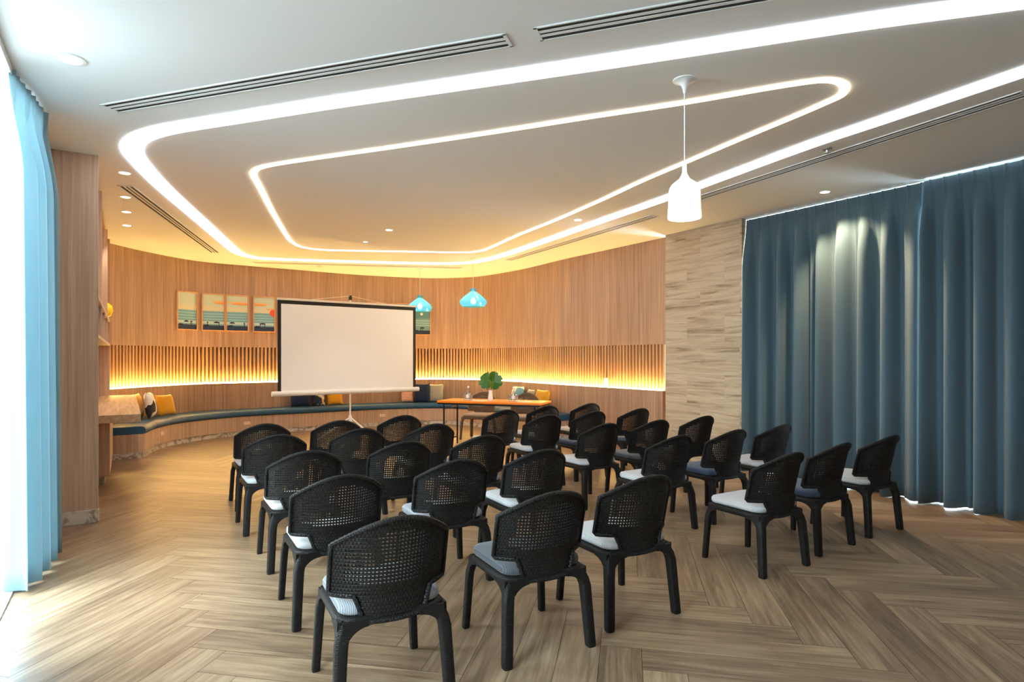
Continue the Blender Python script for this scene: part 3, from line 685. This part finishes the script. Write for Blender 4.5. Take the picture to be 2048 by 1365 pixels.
def leg_mb(sx, sy):
    mb = MB(); rear = sy < 0; w = .024 if rear else .0185; top = (sx*.213, sy*.212+(0)); foot = (sx*.235, sy*.232-(0.012 if rear else 0))
    rings = []
    for z, k in ((0, .92), (.01, 1), (.12, 1.02), (.24, 1.06), (.30, 1.1), (.34, 1.16), (.37, 1.2), (.392, 1.1)):
        t = z/.39; ib = .03*max(0, (z-.29)/.1)**2; c = (foot[0]+(top[0]-foot[0])*t-sx*ib, foot[1]+(top[1]-foot[1])*t-sy*ib); h = w*k
        rings.append([(x, y, z) for x, y in rsq(h, h, h*.55, 3, *c)])
    mb.loft(rings)
    r = .095 if rear else .07; th = .017 if rear else .014
    for ax in (0, 1):
        prof = [(0, .385)]; 
        for k in range(9):
            a = PI/2*k/8; prof.append((r*(1-math.cos(a))*1.0+.0, .362-r*(1-math.sin(a))))
        # outline in (distance from leg, height)
        pts = [(0, .39)]+[(.012, .362-r)]+[(.012+r*(1-math.cos(PI/2*k/8)), .362-r+r*math.sin(PI/2*k/8)) for k in range(1, 9)]+[(.012+r, .39)]
        A, B = [], []
        for d, z in pts:
            t = z/.39; cx = foot[0]+(top[0]-foot[0])*t; cy = foot[1]+(top[1]-foot[1])*t
            if ax == 0: A.append((cx-sx*d, cy-th, z)); B.append((cx-sx*d, cy+th, z))
            else: A.append((cx-th, cy-sy*d, z)); B.append((cx+th, cy-sy*d, z))
        n = len(pts); fs = [tuple(range(n)), tuple(range(2*n-1, n-1, -1))]+[(i, (i+1) % n, n+(i+1) % n, n+i) for i in range(n)]
        uv = [[pts[i] for i in range(n)], [pts[i] for i in range(n-1, -1, -1)]]+[[(pts[i][1], 0), (pts[(i+1) % n][1], 0), (pts[(i+1) % n][1], .03), (pts[i][1], .03)] for i in range(n)]
        mb.add(A+B, fs, uv)
    return mb
def make_chair(wm, bmx, cm, label, group):
    t = thing('wicker_chair', label, 'chair', (0, 0, 0), 0, group)
    b = bpy.data.objects.new('backrest', BACKME.copy() if bmx is not M['wicker_back'] else BACKME); b.data.materials.clear(); b.data.materials.append(bmx); COL.objects.link(b); b.parent = t
    r = rim_mb().build('rim', M['rim'] if bmx is M['wicker_back'] else wm, b, True)
    mb = MB(); rings = []
    o1, o2 = rsq(.231, .229, .085), rsq(.15, .15, .03)
    mb.loft([[(x, y, .362) for x, y in o2], [(x, y, .36) for x, y in rsq(.222, .220, .08)], [(x, y, .372) for x, y in o1], [(x, y, .39) for x, y in o1], [(x, y, .4) for x, y in rsq(.221, .219, .08)]], caps=True)
    mb.build('seat_frame', wm, t, True, angle=60)
    for sx in (-1, 1):
        for sy in (-1, 1): leg_mb(sx, sy).build('leg', wm, t, True, angle=35)
    mb = MB(); rings = []
    for k, z in ((.9, .401), (.975, .405), (1, .416), (1, .432), (.975, .443), (.9, .449), (.6, .453), (.2, .455)):
        rings.append([(x*k, y*k, z) for x, y in rsq(.218, .218, .07, 5)])
    mb.loft([[(x, y+.008, z) for x, y, z in r_] for r_ in rings]); mb.build('seat_cushion', cm, t, True, angle=60)
    return t
def copy_tree(o, parent=None, swap=None):
    c = o.copy(); COL.objects.link(c); c.parent = parent
    for ch in [x for x in bpy.data.objects if x.parent == o]: copy_tree(ch, c)
    return c
rowsn = ['nearest row', 'second row', 'middle row', 'fourth row', 'farthest row']
coln = ['leftmost', 'second from left', 'third from left, left of aisle', 'fourth from left, right of aisle', 'fifth from left', 'rightmost, nearest the blue curtain']
CH = {'00': (-.585, 2.66, 28, 'mid'), '01': (-1.055, 3.49, 30, 'light'), '02': (-1.53, 4.32, 31, 'light'), '03': (-2.07, 5.16, 32, 'light'), '04': (-2.50, 5.95, 32, 'light'),
 '10': (.07, 3.10, 28, 'dark'), '11': (-.465, 3.98, 29, 'mid'), '12': (-.95, 4.78, 30, 'mid'), '13': (-1.49, 5.59, 31, 'mid'), '14': (-1.87, 6.25, 30, 'light'),
 '20': (.60, 3.48, 29, 'light'), '21': (.08, 4.38, 29, 'light'), '22': (-.365, 5.13, 30, 'mid'), '23': (-.88, 5.96, 30, 'light'), '24': (-1.33, 6.78, 31, 'light'),
 '30': (1.71, 4.24, 31, 'light'), '31': (1.21, 5.13, 31, 'light'), '32': (.75, 5.99, 33, 'light'), '33': (.25, 6.84, 31, 'light'), '34': (-.22, 7.49, 31, 'light'),
 '40': (2.28, 4.68, 34, 'navy'), '41': (1.81, 5.50, 31, 'navy'), '42': (1.33, 6.31, 30, 'dark'), '43': (.82, 7.28, 31, 'navy'), '44': (.32, 8.08, 31, 'light'),
 '50': (2.92, 5.11, 31, 'light'), '51': (2.40, 5.90, 32, 'light'), '52': (1.93, 6.72, 31, 'light'), '53': (1.43, 7.66, 31, 'dark'), '54': (.93, 8.50, 31, 'light')}
cname = dict(light='light grey', mid='mid grey', dark='dark grey', navy='navy')
proto = {}
for key, (x, y, yaw, c) in CH.items():
    lb = f'black wicker chair, {cname[c]} seat, {rowsn[int(key[1])]}, {coln[int(key[0])]}'
    gp = 'black wicker chairs in rows facing the screen'
    if c not in proto:
        o = proto[c] = make_chair(M['wicker'], M['wicker_back'], M['c_'+c], lb, gp)
    else: o = copy_tree(proto[c]); o['label'] = lb
    o.location = (x, y, 0); o.rotation_euler.z = math.radians(yaw)
pb = make_chair(M['wicker_brown'], M['wb2'], M['c_taupe'], 'brown wicker chair behind the left half of the orange table', 'brown wicker chairs behind the table')
pb.location = (-.60, 10.62, 0); pb.rotation_euler.z = math.radians(180-20)
o = copy_tree(pb); o['label'] = 'brown wicker chair behind the right half of the orange table'; o.location = (.17, 10.30, 0); o.rotation_euler.z = math.radians(180-20)
# ------------------------------------------------------------------ orange table
ta = math.radians(-20); td = Vector((math.cos(ta), math.sin(ta))); tn = Vector((-td.y, td.x))
FRc = Vector((.41, 8.97)); tc_ = FRc-td*.85+tn*.3
tb = thing('folding_table', 'folding table with bright orange top and black folding legs', 'table', (tc_.x, tc_.y, 0), ta)
mb = MB(); mb.box(-.86, .86, -.3, .3, .716, .75); mb.build('tabletop', M['orange'], tb, bevel=.006)
mb = MB(); mb.box(-.85, .85, -.29, -.27, .69, .716); mb.box(-.85, .85, .27, .29, .69, .716); mb.box(-.85, -.83, -.27, .27, .69, .716); mb.box(.83, .85, -.27, .27, .69, .716); mb.build('apron', M['blackmetal'], tb)
for sx in (-1, 1):
    for sy in (-1, 1):
        mb = MB(); mb.tube([(sx*.76, sy*.25, .7), (sx*.76, sy*.25, 0)], .014, 10); mb.build('leg', M['blackmetal'], tb, True)
    mb = MB(); mb.tube([(sx*.76, -.25, .12), (sx*.76, .25, .12)], .009, 8); mb.tube([(sx*.76, -.25, .62), (sx*.76, .25, .62)], .009, 8); mb.build('leg_brace', M['blackmetal'], tb, True)
    mb = MB(); mb.tube([(sx*.76, 0, .62), (sx*.56, 0, .715)], .006, 8); mb.build('folding_strut', M['metal'], tb, True)
def on_table(px, back): # plan point on table: along by photo column, back = distance behind the front edge
    best = min([k*.01 for k in range(-85, 86)], key=lambda a: abs(CX+F*(tc_+td*a-tn*(.3-back)).x/(tc_+td*a-tn*(.3-back)).y-px)); return tc_+td*best-tn*(.3-back)
def lath(name, prof, mat, loc, label, cat, z=.75, n=20, group=None):
    mb = MB(); mb.lathe(prof, n); return tag(mb.build(name, mat, None, True, loc=(loc.x, loc.y, z)), label, cat, group)
v = on_table(981, .2)
lath('vase', [(.035, 0), (.042, .01), (.04, .05), (.032, .1), (.028, .15), (.031, .17), (.026, .17), (.024, .02)], M['vase'], v, 'white ceramic vase with green leaves on the orange table', 'vase')
pl = thing('monstera_leaves', 'two glossy green monstera leaves standing in the white vase', 'plant', (v.x, v.y, .75+.03))
def leaf(sx, ang, tiltx, nm='leaf'):
    mb = MB(); n = 40; pts = []; R_ = .15
    for k in range(n):
        a = 2*PI*k/n; r = R_*(1-.2*math.cos(a))*(.7 if k == 0 else 1)
        if k % 5 == 2 and abs(math.sin(a)) > .4: r *= .8
        pts.append((r*math.sin(a)*.85, r*-math.cos(a)))
    vs = [(0, 0, 0)]+[(x, -.05*abs(x)/.15+.03*abs(y)/.15, y) for x, y in pts]
    fs = [(0, i+1, (i+1) % n+1) for i in range(n)]; vs2 = [(x, y+.002, z) for x, y, z in vs]; m = len(vs)
    mb.add(vs+vs2, fs+[tuple(reversed([i+m for i in f])) for f in fs]+[(i+1, (i+1) % n+1, m+(i+1) % n+1, m+i+1) for i in range(n)])
    o = mb.build(nm, M['leaf'], pl); o.rotation_euler = (tiltx, ang, sx*.5); o.location = (sx*.06, -.02*sx, .27); return o
leaf(-1, -.35, -.35); leaf(1, .3, -.2)
for sx in (-1, 1): mb = MB(); mb.tube([(0, 0, 0), (sx*.012, 0, .1), (sx*.05, 0, .24)], .003, 6); mb.build('stem', M['stem'], pl, True)
bottle = [(.034, 0), (.036, .005), (.036, .10), (.03, .125), (.013, .155), (.012, .19), (.014, .195)]
tumb = [(.024, 0), (.026, .004), (.031, .085), (.029, .085), (.024, .008)]
for px, w in ((936, 'left'), (1027, 'right')):
    p = on_table(px, .28)
    tr = lath('tray', [(.07, 0), (.085, .004), (.09, .012), (.086, .012), (.07, .007)], M['white'], p, f'round white tray under the {w} bottle and glasses', 'tray', n=24)
    b = thing('water_bottle', f'clear glass water bottle standing on the {w} tray', 'bottle', (p.x, p.y, .757))
    mb = MB(); mb.lathe(bottle, 18); mb.build('body', M['clear'], b, True)
    mb = MB(); mb.lathe([(.015, .19), (.015, .215), (.012, .218)], 14); mb.build('cap', M['paper'], b, True)
    mb = MB(); mb.lathe([(.0365, .03), (.0365, .08)], 18, caps=False); mb.build('label_band', M['paper'], b, True)
    for q, sd_ in ((-.058, 'left'), (.058, 'right')):
        r = p+td*q-tn*.02
        lath('drinking_glass', tumb, M['clear'], r, f'upturned clear tumbler, {sd_} of the bottle on the {w} tray', 'glass', z=.76, n=16, group='tumblers on the trays')
    r = on_table(px+22, .22); mb = MB(); mb.box(-.11, .11, -.075, .075, 0, .004)
    tag(mb.build('notepad', M['paper'], None, loc=(r.x, r.y, .75), rotz=ta+.15), f'white notepad lying on the table right of the {w} tray', 'notepad')
# ------------------------------------------------------------------ pendants
c = ce(1369, 160)
pn = thing('pendant_lamp', 'white bell-shaped pendant lamp hanging from the ceiling on a long cord', 'pendant lamp', (c.x, c.y, HC))
z0 = -HC
mb = MB(); mb.lathe([(.073, 0), (.07, -.006), (.045, -.014), (.022, -.032), (.012, -.06), (.008, -.085)], 24); mb.build('canopy', M['white'], pn, True)
mb = MB(); mb.tube([(0, 0, -.08), (0, 0, 2.66-HC)], .0035, 8); mb.build('cord', M['white'], pn, True)
pr = [(.013, 2.675), (.014, 2.62), (.02, 2.6), (.034, 2.575), (.06, 2.555), (.083, 2.535), (.094, 2.515), (.098, 2.49), (.1, 2.42), (.106, 2.325), (.102, 2.325), (.096, 2.42), (.094, 2.49), (.08, 2.525), (.055, 2.547), (.02, 2.57)]
mb = MB(); mb.lathe([(r, z-HC) for r, z in pr], 32, caps=False); mb.build('lamp_shade', M['white_lamp'], pn, True)
mb = MB(); mb.lathe([(.0, 2.335-HC), (.03, 2.335-HC), (.062, 2.345-HC), (.07, 2.37-HC), (.04, 2.43-HC), (.02, 2.5-HC)], 20); mb.build('bulb', M['bulb'], pn, True)
def teal(px, zb_, label):
    c = ce(*px); t = thing('glass_pendant', label, 'pendant lamp', (c.x, c.y, HC), 0, 'teal glass pendants over the table')
    mb = MB(); mb.lathe([(.05, 0), (.05, -.012), (.02, -.03)], 16); mb.build('canopy', M['white'], t, True)
    mb = MB(); mb.tube([(0, 0, -.02), (0, 0, zb_+.25-HC)], .004, 8); mb.build('cord', M['cream'], t, True)
    pr = [(.05, .325), (.052, .30), (.05, .275), (.062, .26), (.11, .225), (.18, .17), (.228, .12), (.243, .085), (.236, .05), (.2, .012), (.19, .0)]
    full = pr+[(r-.004, z) for r, z in reversed(pr)]
    mb = MB(); mb.lathe([(r, z+zb_-HC) for r, z in full], 32, caps=False); mb.build('glass_shade', M['teal'], t, True)
    mb = MB(); mb.lathe([(.018, .27+zb_-HC), (.02, .22+zb_-HC), (.02, .17+zb_-HC)], 12); mb.build('socket', M['metal'], t, True)
    mb = MB(); mb.lathe([(.012, .17+zb_-HC), (.035, .13+zb_-HC), (.045, .1+zb_-HC), (.035, .065+zb_-HC), (.005, .055+zb_-HC)], 14); mb.build('bulb', M['bulb'], t, True)
teal((839.8, 538), 2.35, 'teal glass pendant overlapping the right top corner of the screen')
teal((946.5, 517), 2.34, 'teal glass pendant hanging clear of the screen, above the orange table')
# ------------------------------------------------------------------ curtains
def curtain(name, a, d, n, length, zt_, zb2, pleat, mat, label, seed, amp=.085, thick=.004, nz=26, panels=None):
    r = random.Random(seed); m = int(length/.012); ph = [r.uniform(-1, 1) for _ in range(200)]; am = [r.uniform(.55, 1.25) for _ in range(200)]
    t = MB(); rings = []
    for j in range(nz+1):
        v_ = j/nz; z = zt_+(zb2-zt_)*v_; row = []
        for i in range(m+1):
            s = length*i/m; k = s/pleat; ki = int(k); f_ = k-ki
            w0 = math.cos(2*PI*k)
            pin = -math.exp(-((f_-.5)/.07)**2)*1.7           # pinch pleat at the heading
            wv = am[ki//2]*math.cos(PI*k+ph[ki//4]*.8)*.9+.45*math.cos(2*PI*k+ph[ki//3]*1.5)*am[ki % 37]
            wv = math.copysign(abs(wv)**.75, wv)
            e = min(1, v_*5); e = e*e*(3-2*e)
            y = (1-e)*(-.014*pin)+e*amp*wv*(.85+.3*v_)
            en = min(1, s/.08, (length-s)/.08); en = max(0, en); e *= en
            sh = e*.02*math.sin(PI*k+ph[ki//4]*.8)
            p = a+d*(s+sh)+n*y; row.append((p.x, p.y, z+(.006*math.sin(7*s+ph[ki//4]) if j == nz else 0)))
        rings.append(row)
    vs = [v for rw in rings for v in rw]; W_ = m+1
    fs = [(j*W_+i, j*W_+i+1, (j+1)*W_+i+1, (j+1)*W_+i) for j in range(nz) for i in range(m)]
    mb = MB(); mb.add(vs, fs); o = mb.build(name, mat, None, True, angle=180)
    s_ = o.modifiers.new('thickness', 'SOLIDIFY'); s_.thickness = thick
    return tag(o, label, 'curtain')
curtain('curtain', R0+DR*(RS+.005)+NR*.09, DR, -NR, 2.042, HC-.018, .003, .121, M['curtain'], 'slate blue pleated curtain panel beside the stone wall on the right', 3)
curtain('curtain', R0+DR*(RS+2.03)+NR*.068, DR, -NR, 3.4, HC-.018, .003, .121, M['curtain'], 'slate blue pleated curtain panel at the right edge of the photo', 11, amp=.09)
mb = MB(); mb.obox(R0+DR*RS+NR*.09, R0+DR*RC+NR*.09, .022, HC-.014, HC-.0005); tag(mb.build('curtain_rail', M['white']), 'thin white curtain rail along the ceiling above the blue curtains', 'curtain rail')
curtain('curtain', L0+DL*.93+CV*.05, (DL-CV*.14).normalized(), CV, .80, HC-.02, .02, .1, M['curtain_l'], 'pale blue curtain gathered at the bright window on the left', 5, amp=.085)
mb = MB(); mb.obox(L0+DL*W1a-CV*.06, L0+DL*W1b-CV*.06, .022, HC-.014, HC-.0005); tag(mb.build('curtain_rail', M['alu']), 'thin curtain rail above the pale curtain at the left window', 'curtain rail')
# ------------------------------------------------------------------ daylight, camera, output
w = bpy.data.worlds.new('sky'); SC.world = w; w.use_nodes = True; nt = w.node_tree
bg = nt.nodes['Background']; bg.inputs[0].default_value = (.86, .94, 1, 1); bg.inputs[1].default_value = 22.0
def portal(a, b, n, off):
    c = (a+b)/2+n*off; l = bpy.data.lights.new('window_portal', 'AREA'); l.shape = 'RECTANGLE'; l.size = (b-a).length; l.size_y = HC-.1
    l.cycles.is_portal = True; o = bpy.data.objects.new('window_portal', l); COL.objects.link(o); o.location = (c.x, c.y, HC/2)
    o.rotation_euler = Vector((-n.x, -n.y, 0)).to_track_quat('-Z', 'Z').to_euler()
portal(L0+DL*W1a, L0+DL*W1b, NL, .28); portal(L0+DL*W2a, L0+DL*W2b, NL, .28)
cam = bpy.data.cameras.new('camera'); co = bpy.data.objects.new('camera', cam); COL.objects.link(co)
co.location = (0, 0, H); co.rotation_euler = (PI/2, 0, 0); cam.sensor_width = 36; cam.lens = F/2048*36; cam.shift_y = (HY-682.5)/2048; cam.clip_start = .05; cam.clip_end = 200
SC.camera = co
SC.view_settings.view_transform = 'Standard'; SC.view_settings.look = 'None'; SC.view_settings.gamma = 1; SC.view_settings.exposure = 0.22
SC.view_settings.use_curve_mapping = False
cy = SC.cycles; cy.use_denoising = True; cy.adaptive_threshold = .02; cy.max_bounces = 8; cy.diffuse_bounces = 5; cy.glossy_bounces = 3; cy.transmission_bounces = 6; cy.transparent_max_bounces = 12; cy.sample_clamp_indirect = 8
cy.caustics_reflective = False; cy.caustics_refractive = False
